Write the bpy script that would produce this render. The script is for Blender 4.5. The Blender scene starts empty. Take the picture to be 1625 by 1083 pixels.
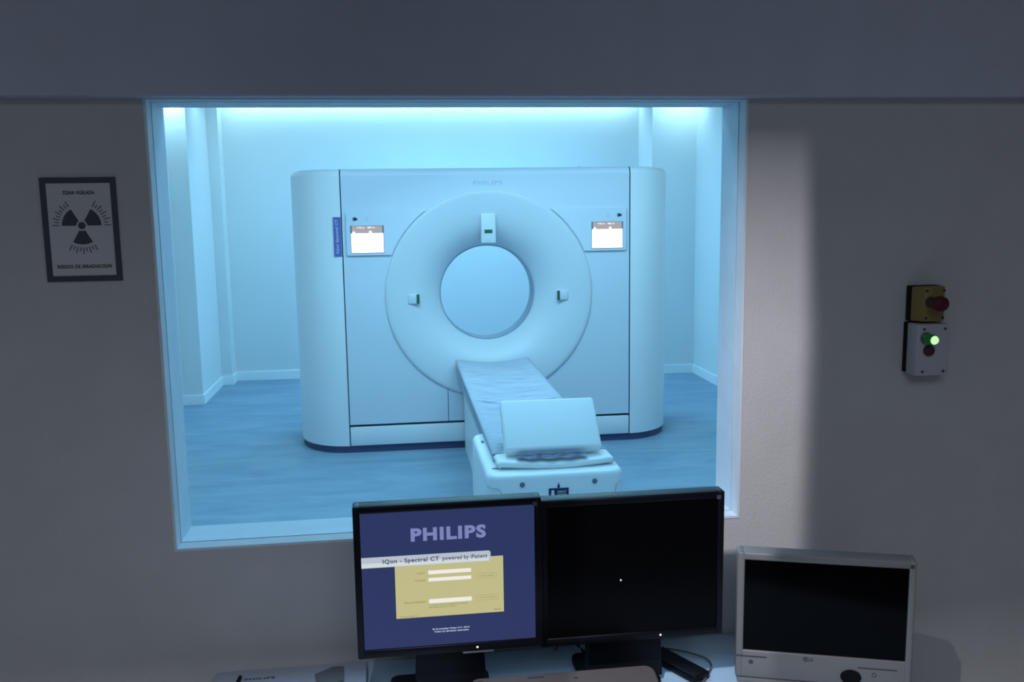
import bpy, bmesh, math, random
from mathutils import Vector, Matrix
random.seed(7)
PI = math.pi
S = bpy.context.scene
COL = S.collection

# ------------------------------------------------------------------ camera
cd = bpy.data.cameras.new('camera'); cam = bpy.data.objects.new('camera', cd); COL.objects.link(cam)
cd.sensor_width = 36.0; cd.lens = 1452.0 * 36.0 / 1625.0; cd.clip_start = 0.02; cd.clip_end = 60
_r = Vector((0.99138442, -0.13017413, -0.01454714))
_w = Vector((0.12675062, 0.98141361, -0.14408889))
_u = Vector((0.0330334, 0.14100362, 0.98945782))
cam.matrix_world = Matrix(((_r.x, _u.x, -_w.x, 0.0), (_r.y, _u.y, -_w.y, 0.0), (_r.z, _u.z, -_w.z, 1.80), (0, 0, 0, 1)))
S.camera = cam

# ------------------------------------------------------------------ world, exposure
wd = bpy.data.worlds.new('world'); S.world = wd; wd.use_nodes = True
wd.node_tree.nodes['Background'].inputs[0].default_value = (0.02, 0.03, 0.05, 1)
wd.node_tree.nodes['Background'].inputs[1].default_value = 0.05
S.view_settings.view_transform = 'Standard'; S.view_settings.look = 'None'
S.view_settings.exposure = 0.0; S.view_settings.gamma = 1.0; S.view_settings.use_curve_mapping = False

# ------------------------------------------------------------------ lights
BLUE = (0.225, 0.61, 0.94)
def area(name, loc, aim, sx, sy, power, color, spread=180):
    l = bpy.data.lights.new(name, 'AREA'); l.shape = 'RECTANGLE'; l.size = sx; l.size_y = sy
    l.energy = power; l.color = color; l.spread = math.radians(spread)
    o = bpy.data.objects.new(name, l); COL.objects.link(o); o.location = loc
    o.rotation_euler = (Vector(aim) - Vector(loc)).to_track_quat('-Z', 'Y').to_euler()
    return o
# LED strips hidden in the ceiling cove that runs round the scanner room
COVE = (0.42, 0.82, 0.97)
area('cove_light', (0.5, 9.89, 2.95), (0.5, 9.93, 2.70), 4.3, 0.03, 14.5, COVE)
area('cove_light', (2.98, 9.27, 3.02), (2.98, 9.40, 2.70), 0.4, 0.04, 4.0, COVE)
area('cove_light', (-1.62, 9.2, 3.02), (-1.75, 9.2, 2.70), 0.04, 1.0, 4, COVE)
area('cove_light', (-1.90, 8.66, 3.00), (-1.90, 8.78, 2.60), 0.22, 0.04, 7, COVE)
area('cove_light', (-1.82, 5.55, 3.02), (-1.87, 5.55, 2.70), 0.04, 6.35, 75, COVE)
area('cove_light', (3.05, 5.9, 3.02), (3.16, 5.9, 2.70), 0.04, 6.6, 40, COVE)
# flat ceiling panels of the scanner room
area('ceiling_light', (0.5, 2.95, 2.85), (0.5, 2.95, 0), 2.0, 0.5, 20, BLUE)  # extra unseen panel near the window, added to throw blue light onto the desk
area('ceiling_light', (0.7, 4.9, 2.85), (0.7, 4.9, 0), 2.6, 1.0, 32, BLUE)
area('ceiling_light', (0.7, 8.7, 2.85), (0.7, 8.7, 0), 2.6, 0.7, 70, BLUE)
# dimmed ceiling lights of the control room
area('ceiling_light', (-0.1, -0.8, 2.85), (-0.1, -0.8, 0), 2.0, 1.4, 29.0, (0.80, 0.88, 1.0))
# added unseen lamp for the wall's light patch: a short upright tube behind a front opening
LX, LY, LZ = -0.2, 0.5, 2.66
area('added_patch_light', (LX, LY, LZ), (0.74, 2.1, 1.2), 0.007, 0.09, 37.0, (0.98, 0.95, 1.03))

# ------------------------------------------------------------------ materials
def mat(name, color, rough=0.5, metal=0.0, emit=None, strength=0.0, spec=0.5, noise=0.0, nscale=20.0, bump=0.0, bscale=300.0, alpha=1.0):
    m = bpy.data.materials.new(name); m.use_nodes = True; nt = m.node_tree; b = nt.nodes['Principled BSDF']
    b.inputs['Base Color'].default_value = (*color, 1); b.inputs['Roughness'].default_value = rough
    b.inputs['Metallic'].default_value = metal; b.inputs['Specular IOR Level'].default_value = spec
    if emit: b.inputs['Emission Color'].default_value = (*emit, 1); b.inputs['Emission Strength'].default_value = strength
    if noise or bump:
        tc = nt.nodes.new('ShaderNodeTexCoord')
    if noise:
        n = nt.nodes.new('ShaderNodeTexNoise'); n.inputs['Scale'].default_value = nscale; n.inputs['Detail'].default_value = 6
        nt.links.new(tc.outputs['Object'], n.inputs['Vector'])
        r = nt.nodes.new('ShaderNodeValToRGB')
        r.color_ramp.elements[0].position = 0.3; r.color_ramp.elements[1].position = 0.7
        r.color_ramp.elements[0].color = (*[c * (1 - noise) for c in color], 1)
        r.color_ramp.elements[1].color = (*[min(1, c * (1 + noise)) for c in color], 1)
        nt.links.new(n.outputs['Fac'], r.inputs['Fac']); nt.links.new(r.outputs['Color'], b.inputs['Base Color'])
    if bump:
        n2 = nt.nodes.new('ShaderNodeTexNoise'); n2.inputs['Scale'].default_value = bscale; n2.inputs['Detail'].default_value = 3
        nt.links.new(tc.outputs['Object'], n2.inputs['Vector'])
        bp = nt.nodes.new('ShaderNodeBump'); bp.inputs['Strength'].default_value = bump; bp.inputs['Distance'].default_value = 0.002
        nt.links.new(n2.outputs['Fac'], bp.inputs['Height']); nt.links.new(bp.outputs['Normal'], b.inputs['Normal'])
    return m
def emis(name, color, s=1.0):
    return mat(name, (0.01, 0.01, 0.01), 0.5, emit=color, strength=s, spec=0.1)
M = {}
M['wall'] = mat('painted plaster grey', (0.56, 0.555, 0.56), 0.85, noise=0.03, nscale=9, bump=0.6, bscale=120)
M['beam'] = mat('painted beam grey', (0.54, 0.56, 0.66), 0.85, noise=0.03, nscale=9, bump=0.6, bscale=120)
M['wall_b'] = mat('white painted wall', (0.80, 0.80, 0.80), 0.8, noise=0.01, nscale=3)
M['base_b'] = mat('white skirting', (0.93, 0.93, 0.93), 0.5)
M['reveal'] = mat('white reveal', (0.70, 0.77, 0.84), 0.6, noise=0.04, nscale=14)
M['dark_floor'] = mat('control room floor', (0.12, 0.12, 0.13), 0.6, noise=0.1)
M['ceil'] = mat('ceiling white', (0.6, 0.6, 0.62), 0.9)
M['shell'] = mat('scanner shell', (0.74, 0.76, 0.80), 0.32, spec=0.4)
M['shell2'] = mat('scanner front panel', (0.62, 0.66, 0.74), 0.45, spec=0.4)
M['ring'] = mat('scanner ring', (0.60, 0.64, 0.70), 0.42, spec=0.4)
M['tunnel'] = mat('bore window', (0.22, 0.27, 0.36), 0.35)
M['gap'] = mat('dark seam', (0.015, 0.02, 0.05), 0.7)
M['skirt'] = mat('navy skirting', (0.05, 0.055, 0.13), 0.5)
M['blue_label'] = mat('blue label', (0.12, 0.12, 0.36), 0.4)
M['label_text'] = mat('label print', (0.5, 0.55, 0.8), 0.4)
M['logo_grey'] = mat('faint grey print', (0.48, 0.52, 0.61), 0.4)
M['icon'] = mat('dark icon', (0.10, 0.12, 0.2), 0.5)
M['laser'] = mat('dark green laser window', (0.02, 0.10, 0.06), 0.2)
M['pad'] = mat('white foam pad', (0.88, 0.90, 0.90), 0.7, bump=0.15, bscale=60)
M['cradle'] = mat('couch cradle', (0.45, 0.50, 0.60), 0.45)
M['couch'] = mat('couch housing', (0.86, 0.88, 0.90), 0.4)
M['screw'] = mat('grey screw', (0.16, 0.18, 0.24), 0.4)
M['decal'] = mat('navy decal', (0.02, 0.025, 0.09), 0.4)
M['decal_w'] = mat('white decal print', (0.85, 0.85, 0.85), 0.5)
M['black'] = mat('black plastic', (0.004, 0.004, 0.006), 0.45, spec=0.12)
M['black_top'] = mat('black satin plastic', (0.003, 0.003, 0.006), 0.38, spec=0.2)
M['screen_off'] = mat('dark display', (0.0015, 0.0015, 0.002), 0.25, spec=0.08)
M['screen_lg'] = mat('dark glossy display', (0.001, 0.001, 0.0015), 0.12, spec=0.08)
M['stand'] = mat('stand plastic', (0.007, 0.007, 0.011), 0.5, spec=0.15)
M['silver'] = mat('silver trim', (0.35, 0.36, 0.38), 0.4, metal=0.3)
M['badge'] = mat('badge grey', (0.06, 0.06, 0.07), 0.4)
M['led'] = emis('white led', (0.9, 0.95, 1.0), 1.2)
M['desk'] = mat('laminate with blue window light', (0.50, 0.70, 0.88), 0.5, noise=0.03, nscale=30)  # the blue is scanner room light put into the desk colour
M['white_box'] = mat('pale grey plastic', (0.36, 0.41, 0.50), 0.5)
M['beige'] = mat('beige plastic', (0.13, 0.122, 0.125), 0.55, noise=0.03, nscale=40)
M['lg'] = mat('grey monitor plastic', (0.19, 0.19, 0.19), 0.45)
M['grey_print'] = mat('dark grey print', (0.05, 0.05, 0.06), 0.5)
M['brown'] = mat('dark brown knob', (0.035, 0.012, 0.01), 0.4)
M['cable_w'] = mat('pale cable', (0.5, 0.5, 0.48), 0.5)
M['cable_g'] = mat('grey cable', (0.12, 0.13, 0.15), 0.5)
M['paper'] = mat('sign paper', (0.60, 0.61, 0.63), 0.6)
M['ink'] = mat('sign ink', (0.055, 0.06, 0.085), 0.6)
M['ink2'] = mat('sign black ink', (0.015, 0.015, 0.02), 0.6)
M['yellow'] = mat('yellow plastic', (0.23, 0.165, 0.045), 0.45)
M['red'] = mat('dark red plastic', (0.085, 0.014, 0.022), 0.5, spec=0.2)
M['red2'] = mat('dull red button', (0.05, 0.02, 0.025), 0.4)
M['ebox'] = mat('light grey enclosure', (0.46, 0.47, 0.52), 0.45)
M['green_on'] = emis('lit green lens', (0.55, 1.0, 0.45), 1.1)
M['green_glow'] = mat('green lens rim', (0.01, 0.06, 0.02), 0.2, emit=(0.01, 0.25, 0.04), strength=0.10)
M['chrome'] = mat('chrome ring', (0.25, 0.26, 0.28), 0.25, metal=0.9)

# scanner room floor: grey vinyl with long pale streaks
fm = mat('streaked vinyl', (0.3, 0.32, 0.36), 0.45, spec=0.35); M['floor_b'] = fm
nt = fm.node_tree; b = nt.nodes['Principled BSDF']; tc = nt.nodes.new('ShaderNodeTexCoord')
mp = nt.nodes.new('ShaderNodeMapping'); mp.inputs['Scale'].default_value = (0.9, 3.2, 1); mp.inputs['Rotation'].default_value = (0, 0, 0.35)
n = nt.nodes.new('ShaderNodeTexNoise'); n.inputs['Scale'].default_value = 1.6; n.inputs['Detail'].default_value = 8; n.inputs['Roughness'].default_value = 0.62; n.inputs['Distortion'].default_value = 0.8
rp = nt.nodes.new('ShaderNodeValToRGB'); rp.color_ramp.elements[0].position = 0.30; rp.color_ramp.elements[1].position = 0.72
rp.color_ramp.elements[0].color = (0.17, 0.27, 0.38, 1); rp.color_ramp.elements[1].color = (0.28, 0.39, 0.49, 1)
nt.links.new(tc.outputs['Object'], mp.inputs['Vector']); nt.links.new(mp.outputs['Vector'], n.inputs['Vector'])
nt.links.new(n.outputs['Fac'], rp.inputs['Fac']); nt.links.new(rp.outputs['Color'], b.inputs['Base Color'])
# window glass
gm = bpy.data.materials.new('lead glass'); gm.use_nodes = True; nt = gm.node_tree; nt.nodes.clear(); M['glass'] = gm
out = nt.nodes.new('ShaderNodeOutputMaterial'); tr = nt.nodes.new('ShaderNodeBsdfTransparent'); tr.inputs[0].default_value = (0.97, 0.98, 0.98, 1)
gl = nt.nodes.new('ShaderNodeBsdfGlossy'); gl.inputs['Roughness'].default_value = 0.02
lw = nt.nodes.new('ShaderNodeLayerWeight'); lw.inputs[0].default_value = 0.5
pw5 = nt.nodes.new('ShaderNodeMath'); pw5.operation = 'POWER'; pw5.inputs[1].default_value = 4.0
fr = nt.nodes.new('ShaderNodeMath'); fr.operation = 'MULTIPLY_ADD'; fr.inputs[1].default_value = 0.7; fr.inputs[2].default_value = 0.015
nt.links.new(lw.outputs['Facing'], pw5.inputs[0]); nt.links.new(pw5.outputs[0], fr.inputs[0])
mx = nt.nodes.new('ShaderNodeMixShader')
nt.links.new(fr.outputs[0], mx.inputs[0]); nt.links.new(tr.outputs[0], mx.inputs[1]); nt.links.new(gl.outputs[0], mx.inputs[2]); nt.links.new(mx.outputs[0], out.inputs[0])
# creased paper sheet: fine crosswise ridges
pm = mat('paper sheet', (0.42, 0.47, 0.57), 0.7); M['sheet'] = pm
nt = pm.node_tree; b = nt.nodes['Principled BSDF']; tc = nt.nodes.new('ShaderNodeTexCoord')
mp = nt.nodes.new('ShaderNodeMapping'); mp.inputs['Scale'].default_value = (1.5, 16, 1)
n = nt.nodes.new('ShaderNodeTexNoise'); n.inputs['Scale'].default_value = 3.0; n.inputs['Detail'].default_value = 4
bp = nt.nodes.new('ShaderNodeBump'); bp.inputs['Strength'].default_value = 0.8; bp.inputs['Distance'].default_value = 0.02
nt.links.new(tc.outputs['Object'], mp.inputs['Vector']); nt.links.new(mp.outputs['Vector'], n.inputs['Vector'])
nt.links.new(n.outputs['Fac'], bp.inputs['Height']); nt.links.new(bp.outputs['Normal'], b.inputs['Normal'])
mp.inputs['Scale'].default_value = (1.2, 22, 1)
rp = nt.nodes.new('ShaderNodeValToRGB'); rp.color_ramp.elements[0].position = 0.35; rp.color_ramp.elements[1].position = 0.65
rp.color_ramp.elements[0].color = (0.34, 0.39, 0.49, 1); rp.color_ramp.elements[1].color = (0.47, 0.52, 0.61, 1)
nt.links.new(n.outputs['Fac'], rp.inputs['Fac']); nt.links.new(rp.outputs['Color'], b.inputs['Base Color'])

# ------------------------------------------------------------------ helpers
class MB:
    """collects shapes (world or local coordinates) and links them as one mesh object"""
    def __init__(s): s.bm = bmesh.new()
    def box(s, x0, x1, y0, y1, z0, z1, bev=0.0, seg=2):
        t = bmesh.new(); bmesh.ops.create_cube(t, size=1)
        bmesh.ops.scale(t, vec=(abs(x1 - x0), abs(y1 - y0), abs(z1 - z0)), verts=t.verts)
        bmesh.ops.translate(t, vec=((x0 + x1) / 2, (y0 + y1) / 2, (z0 + z1) / 2), verts=t.verts)
        if bev: bmesh.ops.bevel(t, geom=list(t.edges), offset=bev, segments=seg, affect='EDGES', profile=0.5)
        return s.add(t)
    def add(s, t, mtx=None):
        if mtx is not None: bmesh.ops.transform(t, matrix=mtx, verts=t.verts)
        me = bpy.data.meshes.new('tmp'); t.to_mesh(me); t.free(); s.bm.from_mesh(me); bpy.data.meshes.remove(me); return s
    def prism(s, pts, a, b, axis='z', bev=0.0, seg=2):
        """polygon pts extruded along axis from a to b; axis 'y': pts are (x,z); axis 'x': pts are (y,z)"""
        t = bmesh.new()
        f = {'z': lambda p, v: (p[0], p[1], v), 'y': lambda p, v: (p[0], v, p[1]), 'x': lambda p, v: (v, p[0], p[1])}[axis]
        lo = [t.verts.new(f(p, a)) for p in pts]; hi = [t.verts.new(f(p, b)) for p in pts]
        t.faces.new(lo); t.faces.new(hi); k = len(pts)
        for i in range(k): t.faces.new((lo[i], lo[(i + 1) % k], hi[(i + 1) % k], hi[i]))
        bmesh.ops.recalc_face_normals(t, faces=t.faces)
        if bev:
            ed = [e for e in t.edges if (e.verts[0] in lo and e.verts[1] in lo) or (e.verts[0] in hi and e.verts[1] in hi)]
            bmesh.ops.bevel(t, geom=ed, offset=bev, segments=seg, affect='EDGES', profile=0.5)
        return s.add(t)
    def lathe(s, prof, c, axis='y', n=96, close=False):
        """prof: list of (radius, position along axis); c: the two other centre coordinates"""
        t = bmesh.new(); rings = []
        for r, h in prof:
            ring = []
            for i in range(n):
                a = 2 * PI * i / n; u, v = r * math.cos(a), r * math.sin(a)
                p = {'y': (c[0] + u, h, c[1] + v), 'z': (c[0] + u, c[1] + v, h), 'x': (h, c[0] + u, c[1] + v)}[axis]
                ring.append(t.verts.new(p))
            rings.append(ring)
        for a, b in zip(rings, rings[1:]):
            for i in range(n): t.faces.new((a[i], a[(i + 1) % n], b[(i + 1) % n], b[i]))
        if close: t.faces.new(rings[0]); t.faces.new(rings[-1])
        bmesh.ops.recalc_face_normals(t, faces=t.faces)
        return s.add(t)
    def tube(s, pts, r, n=10):
        pts = [Vector(p) for p in pts]; P = []
        for i in range(len(pts) - 1):      # Catmull-Rom
            p0 = pts[max(i - 1, 0)]; p1 = pts[i]; p2 = pts[i + 1]; p3 = pts[min(i + 2, len(pts) - 1)]
            for k in range(8):
                u = k / 8
                P.append(0.5 * ((2 * p1) + (p2 - p0) * u + (2 * p0 - 5 * p1 + 4 * p2 - p3) * u * u + (3 * p1 - p0 - 3 * p2 + p3) * u ** 3))
        P.append(pts[-1]); t = bmesh.new(); rings = []
        for i, p in enumerate(P):
            d = (P[min(i + 1, len(P) - 1)] - P[max(i - 1, 0)]).normalized()
            a = d.cross(Vector((0, 0.3, 1))).normalized(); b2 = d.cross(a).normalized()
            rings.append([t.verts.new(p + r * (math.cos(q) * a + math.sin(q) * b2)) for q in [2 * PI * j / n for j in range(n)]])
        for a, b2 in zip(rings, rings[1:]):
            for i in range(n): t.faces.new((a[i], a[(i + 1) % n], b2[(i + 1) % n], b2[i]))
        t.faces.new(rings[0]); t.faces.new(rings[-1]); bmesh.ops.recalc_face_normals(t, faces=t.faces)
        return s.add(t)
    def grid(s, fn, nu, nv, thick=0.0):
        t = bmesh.new(); V = [[t.verts.new(fn(i / nu, j / nv)) for j in range(nv + 1)] for i in range(nu + 1)]
        for i in range(nu):
            for j in range(nv): t.faces.new((V[i][j], V[i + 1][j], V[i + 1][j + 1], V[i][j + 1]))
        return s.add(t)
    def text(s, txt, x0, x1, z0, z1, y, bold=0.0, rot=0, flat=False, depth=0.0004):
        """lettering fitted in x0..x1, z0..z1 on the plane y (flat: x0..x1, y z0..z1 on height y)"""
        c = bpy.data.curves.new('t', 'FONT'); c.body = txt; c.offset = bold; c.extrude = 0.001; c.space_character = 1.0 + 3.2 * bold; c.resolution_u = 3
        o = bpy.data.objects.new('t', c); me = bpy.data.meshes.new_from_object(o)
        bpy.data.objects.remove(o); bpy.data.curves.remove(c)
        t = bmesh.new(); t.from_mesh(me); bpy.data.meshes.remove(me)
        if rot: bmesh.ops.rotate(t, verts=t.verts, matrix=Matrix.Rotation(rot, 3, 'Z'))
        xs = [v.co.x for v in t.verts]; ys = [v.co.y for v in t.verts]
        ax, bx, ay, by = min(xs), max(xs), min(ys), max(ys)
        for v in t.verts:
            u = (v.co.x - ax) / (bx - ax); w = (v.co.y - ay) / (by - ay); e = 1 if v.co.z > 0 else 0
            if flat: v.co = (x0 + u * (x1 - x0), z0 + w * (z1 - z0), y + e * depth)
            else: v.co = (x0 + u * (x1 - x0), y - e * depth, z0 + w * (z1 - z0))
        return s.add(t)
    def build(s, name, m, parent=None, smooth=True, ang=35):
        me = bpy.data.meshes.new(name); bmesh.ops.remove_doubles(s.bm, verts=s.bm.verts, dist=1e-6)
        s.bm.to_mesh(me); s.bm.free(); me.materials.append(m)
        if smooth:
            me.polygons.foreach_set('use_smooth', [True] * len(me.polygons))
            try: me.set_sharp_from_angle(angle=math.radians(ang))
            except Exception: pass
        o = bpy.data.objects.new(name, me); COL.objects.link(o)
        if parent is not None:
            o.parent = parent
            if not parent.get('_local'):
                mw = Vector((0, 0, 0)); p = parent
                while p is not None: mw += p.location; p = p.parent
                me.transform(Matrix.Translation(-mw))
            else: o['_local'] = 1
        return o
def thing(name, loc, label, cat, group=None, rotz=0.0, local=False):
    o = bpy.data.objects.new(name, None); COL.objects.link(o); o.location = loc; o.empty_display_size = 0.1
    o.rotation_euler = (0, 0, rotz); o['label'] = label; o['category'] = cat
    if group: o['group'] = group
    if local: o['_local'] = 1
    return o
def tag(o, label, cat, group=None):
    o['label'] = label; o['category'] = cat
    if group: o['group'] = group
    return o
def structure(o): o['kind'] = 'structure'; return o

# ------------------------------------------------------------------ control room shell
WX0, WX1, WZ0, WZ1, WY, WB = -0.518, 0.834, 1.029, 2.046, 2.10, 2.25
w = MB()
w.box(-2.6, WX0, WY, WB, 0, 3.0); w.box(WX1, 2.6, WY, WB, 0, 3.0)
w.box(WX0, WX1, WY, WB, 0, WZ0); w.box(WX0, WX1, WY, WB, WZ1, 3.0)
structure(w.build('wall_front', M['wall'], smooth=False))
structure(MB().box(-2.6, 2.6, 2.055, 2.12, 2.0435, 2.9, 0.004).build('trim_1', M['beam'], smooth=False))
structure(MB().box(-2.72, -2.6, -2.6, WB, 0, 2.9).build('wall_left', M['wall'], smooth=False))
structure(MB().box(2.6, 2.72, -2.6, WB, 0, 2.9).build('wall_right', M['wall'], smooth=False))
structure(MB().box(-2.72, 2.72, -2.72, -2.6, 0, 2.9).build('wall_back', M['wall'], smooth=False))
structure(MB().box(-2.72, 2.72, -2.72, 2.1, -0.1, 0).build('floor', M['dark_floor'], smooth=False))
structure(MB().box(-2.72, 2.72, -2.72, 2.1, 2.9, 3.0).build('ceiling', M['ceil'], smooth=False))

# added unseen hood whose opening shapes the light patch on the wall
hl = thing('added_patch_lamp', (LX, LY, 2.9), 'added unseen lamp and dark hood that throw the light patch right of the window', 'lamp')
def at_wall(x, d): v = Vector((x - LX, 2.1 - LY)); v = v / v.y; return LX + v.x * d, LY + d
HD = 0.26
xl, _ = at_wall(0.50, HD); xr, _ = at_wall(1.02, HD)
mb = MB(); y0 = LY + HD
mb.box(LX - 0.20, xl, y0, y0 + 0.004, 2.30, 2.898); mb.box(xr, xr + 0.35, y0, y0 + 0.004, 2.30, 2.898)
mb.box(xl, xr, y0, y0 + 0.004, 2.512, 2.898)
mb.box(LX - 0.204, LX - 0.20, LY - 0.10, y0 + 0.004, 2.30, 2.898); mb.box(xr + 0.35, xr + 0.354, LY - 0.10, y0 + 0.004, 2.30, 2.898)
mb.box(LX - 0.204, xr + 0.354, LY - 0.104, LY - 0.10, 2.30, 2.898); mb.box(LX - 0.204, xr + 0.354, LY - 0.104, y0, 2.894, 2.898)
mb.build('light_shaping_hood', mat('black light mask', (0.01, 0.01, 0.01), 0.9, spec=0.0), hl, smooth=False)

# window lining, seal and pane
def ring_boxes(mb, x0, x1, z0, z1, t, y0, y1):
    mb.box(x0, x0 + t, y0, y1, z0, z1); mb.box(x1 - t, x1, y0, y1, z0, z1)
    mb.box(x0 + t, x1 - t, y0, y1, z0, z0 + t); mb.box(x0 + t, x1 - t, y0, y1, z1 - t, z1); return mb
win = bpy.data.objects.new('window_1', None); COL.objects.link(win); win.location = (0.158, WY, WZ0); win['kind'] = 'structure'
ring_boxes(MB(), WX0 - 0.001, WX1 + 0.001, WZ0 - 0.001, WZ1 + 0.001, 0.006, 2.098, 2.139).build('window_frame', M['reveal'], win, smooth=False)
ring_boxes(MB(), WX0, WX1, WZ0, WZ1, 0.0035, 2.1395, 2.1425).build('window_seal', M['gap'], win, smooth=False)
ring_boxes(MB(), WX0 - 0.001, WX1 + 0.001, WZ0 - 0.001, WZ1 + 0.001, 0.0065, 2.143, 2.252).build('window_lining', M['reveal'], win, smooth=False)
MB().box(WX0 + 0.004, WX1 - 0.004, 2.140, 2.1405, WZ0 + 0.004, WZ1 - 0.004).build('window_pane', M['glass'], win, smooth=False)

# ------------------------------------------------------------------ scanner room shell
LW = [(-1.93, 2.25), (-1.93, 8.36), (-1.99, 8.36), (-1.99, 8.78), (-1.812, 8.78), (-1.812, 9.76), (-1.705, 9.76), (-1.705, 9.98)]
structure(MB().prism(LW + [(-2.3, 9.98), (-2.3, 2.25)], 0, 3.2).build('wall_left', M['wall_b'], smooth=False))
RW = [(2.724, 9.98), (2.724, 9.45), (3.20, 9.45), (3.20, 2.25)]
structure(MB().prism(RW + [(3.5, 2.25), (3.5, 9.98)], 0, 3.2).build('wall_right', M['wall_b'], smooth=False))
structure(MB().box(-2.3, 3.5, 9.98, 10.1, 0, 3.2).build('wall_back', M['wall_b'], smooth=False))
structure(MB().box(-2.3, 3.5, 2.25, 10.1, -0.1, 0).build('floor', M['floor_b'], smooth=False))
structure(MB().box(-2.3, 3.5, 2.25, 10.1, 3.2, 3.3).build('ceiling', M['wall_b'], smooth=False))
structure(MB().box(-1.40, 2.55, 2.25, 9.20, 2.875, 2.93).build('ceiling', M['wall_b'], smooth=False))
structure(MB().box(-2.3, 3.5, 2.16, 2.25, 3.0, 3.2).build('wall_front', M['wall_b'], smooth=False))
w = MB(); w.box(-2.3, -0.53, 2.251, 2.27, 0, 3.0); w.box(0.85, 3.5, 2.251, 2.27, 0, 3.0); w.box(-0.53, 0.85, 2.251, 2.27, 0, 1.02); w.box(-0.53, 0.85, 2.251, 2.27, 2.055, 3.0)
structure(w.build('wall_front', M['wall_b'], smooth=False))
BH, BT = 0.097, 0.014
def skirting(pts, side):
    mb = MB()
    for i in range(len(pts) - 1):
        (ax, ay), (bx, by) = pts[i], pts[i + 1]; d = Vector((bx - ax, by - ay)).normalized(); n_ = Vector((d.y, -d.x)) * side * BT
        e = d * (BT - 0.0008)
        mb.prism([(ax - e.x, ay - e.y), (bx + e.x, by + e.y), (bx + e.x + n_.x, by + e.y + n_.y), (ax - e.x + n_.x, ay - e.y + n_.y)], 0.0, BH, bev=0.003)
    return mb
structure(skirting([(-1.93, 2.28), (-1.93, 8.36)], 1).build('baseboard_left', M['base_b'], smooth=False))
structure(skirting([(-1.99, 8.78), (-1.812, 8.78), (-1.812, 9.76), (-1.705, 9.76), (-1.705, 9.98)], 1).build('baseboard_left', M['base_b'], smooth=False))
structure(MB().box(-1.705, 2.724, 9.966, 9.98, 0, BH, 0.003).build('baseboard_back', M['base_b'], smooth=False))
structure(skirting([(2.724, 9.98), (2.724, 9.45), (3.2, 9.45)], 1).build('baseboard_right', M['base_b'], smooth=False))
structure(skirting([(3.2, 9.436), (3.2, 2.28)], 1).build('baseboard_right', M['base_b'], smooth=False))

# ------------------------------------------------------------------ CT scanner
CX, CZ, GY, GB, GT = 0.712, 1.163, 6.76, 7.85, 2.095
SL, SR = -0.355, 1.779
ct = thing('ct_scanner', (CX, 7.3, 0), 'large white medical CT scanner with round bore standing on the grey floor', 'ct scanner')
def end_outline(sgn, off=0.0):
    a, bq = 0.385 - off, 0.45 - off; sx = SL if sgn < 0 else SR; p = []
    for i in range(17):
        t = PI / 2 * i / 16; p.append((sx + sgn * a * math.sin(t), GY + 0.45 - bq * math.cos(t)))
    for i in range(17):
        t = PI / 2 * i / 16; p.append((sx + sgn * a * math.cos(t), GB - 0.45 + bq * math.sin(t)))
    return p
def end_cover(sgn):
    t = bmesh.new(); rings = []
    prof = [(0.0, 0.053), (0.0, GT - 0.050), (0.004, GT - 0.031), (0.015, GT - 0.015), (0.031, GT - 0.004), (0.050, GT)]
    for off, z in prof: rings.append([t.verts.new((x, y, z)) for x, y in end_outline(sgn, off)])
    for a, b2 in zip(rings, rings[1:]):
        for i in range(len(a) - 1): t.faces.new((a[i], a[i + 1], b2[i + 1], b2[i]))
    t.faces.new(rings[-1])
    bmesh.ops.recalc_face_normals(t, faces=t.faces); return t
g = 0.004
for sgn in (-1, 1):
    mb = MB(); mb.add(end_cover(sgn), Matrix.Translation((sgn * g, 0, 0))); mb.build('side_cover', M['shell'], ct)
# front and rear panels with a round opening
def holed(x0, x1, z0, z1, cx, cz, r, y, flip=False):
    t = bmesh.new(); angs = sorted([2 * PI * i / 128 for i in range(128)] + [math.atan2(zz - cz, xx - cx) % (2 * PI) for xx in (x0, x1) for zz in (z0, z1)])
    A, B = [], []
    for a in angs:
        c, s_ = math.cos(a), math.sin(a); k = min([(x1 - cx) / c if c > 1e-9 else ((x0 - cx) / c if c < -1e-9 else 1e9), (z1 - cz) / s_ if s_ > 1e-9 else ((z0 - cz) / s_ if s_ < -1e-9 else 1e9)])
        A.append((cx + r * c, y, cz + r * s_)); B.append((cx + k * c, y, cz + k * s_))
    dy = 0.02 if not flip else -0.02
    a0 = [t.verts.new(p) for p in A]; b0 = [t.verts.new(p) for p in B]; b1 = [t.verts.new((p[0], p[1] + dy, p[2])) for p in B]; a1 = [t.verts.new((p[0], p[1] + dy, p[2])) for p in A]
    k = len(angs)
    for i in range(k):
        j = (i + 1) % k
        t.faces.new((a0[i], a0[j], b0[j], b0[i])); t.faces.new((b0[i], b0[j], b1[j], b1[i])); t.faces.new((a1[i], a1[j], a0[j], a0[i]))
    bmesh.ops.recalc_face_normals(t, faces=t.faces); return t
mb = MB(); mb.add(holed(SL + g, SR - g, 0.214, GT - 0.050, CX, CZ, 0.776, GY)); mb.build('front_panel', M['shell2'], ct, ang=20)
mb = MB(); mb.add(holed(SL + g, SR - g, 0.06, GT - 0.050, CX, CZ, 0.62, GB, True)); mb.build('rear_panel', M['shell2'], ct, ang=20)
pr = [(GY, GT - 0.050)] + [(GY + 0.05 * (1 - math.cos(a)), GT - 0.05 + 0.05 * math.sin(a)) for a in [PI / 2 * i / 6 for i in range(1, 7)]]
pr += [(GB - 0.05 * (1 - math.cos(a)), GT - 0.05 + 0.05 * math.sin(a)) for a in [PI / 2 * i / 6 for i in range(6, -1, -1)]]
MB().prism(pr, SL + g, SR - g, axis='x').build('top_cover', M['shell2'], ct)
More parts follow.
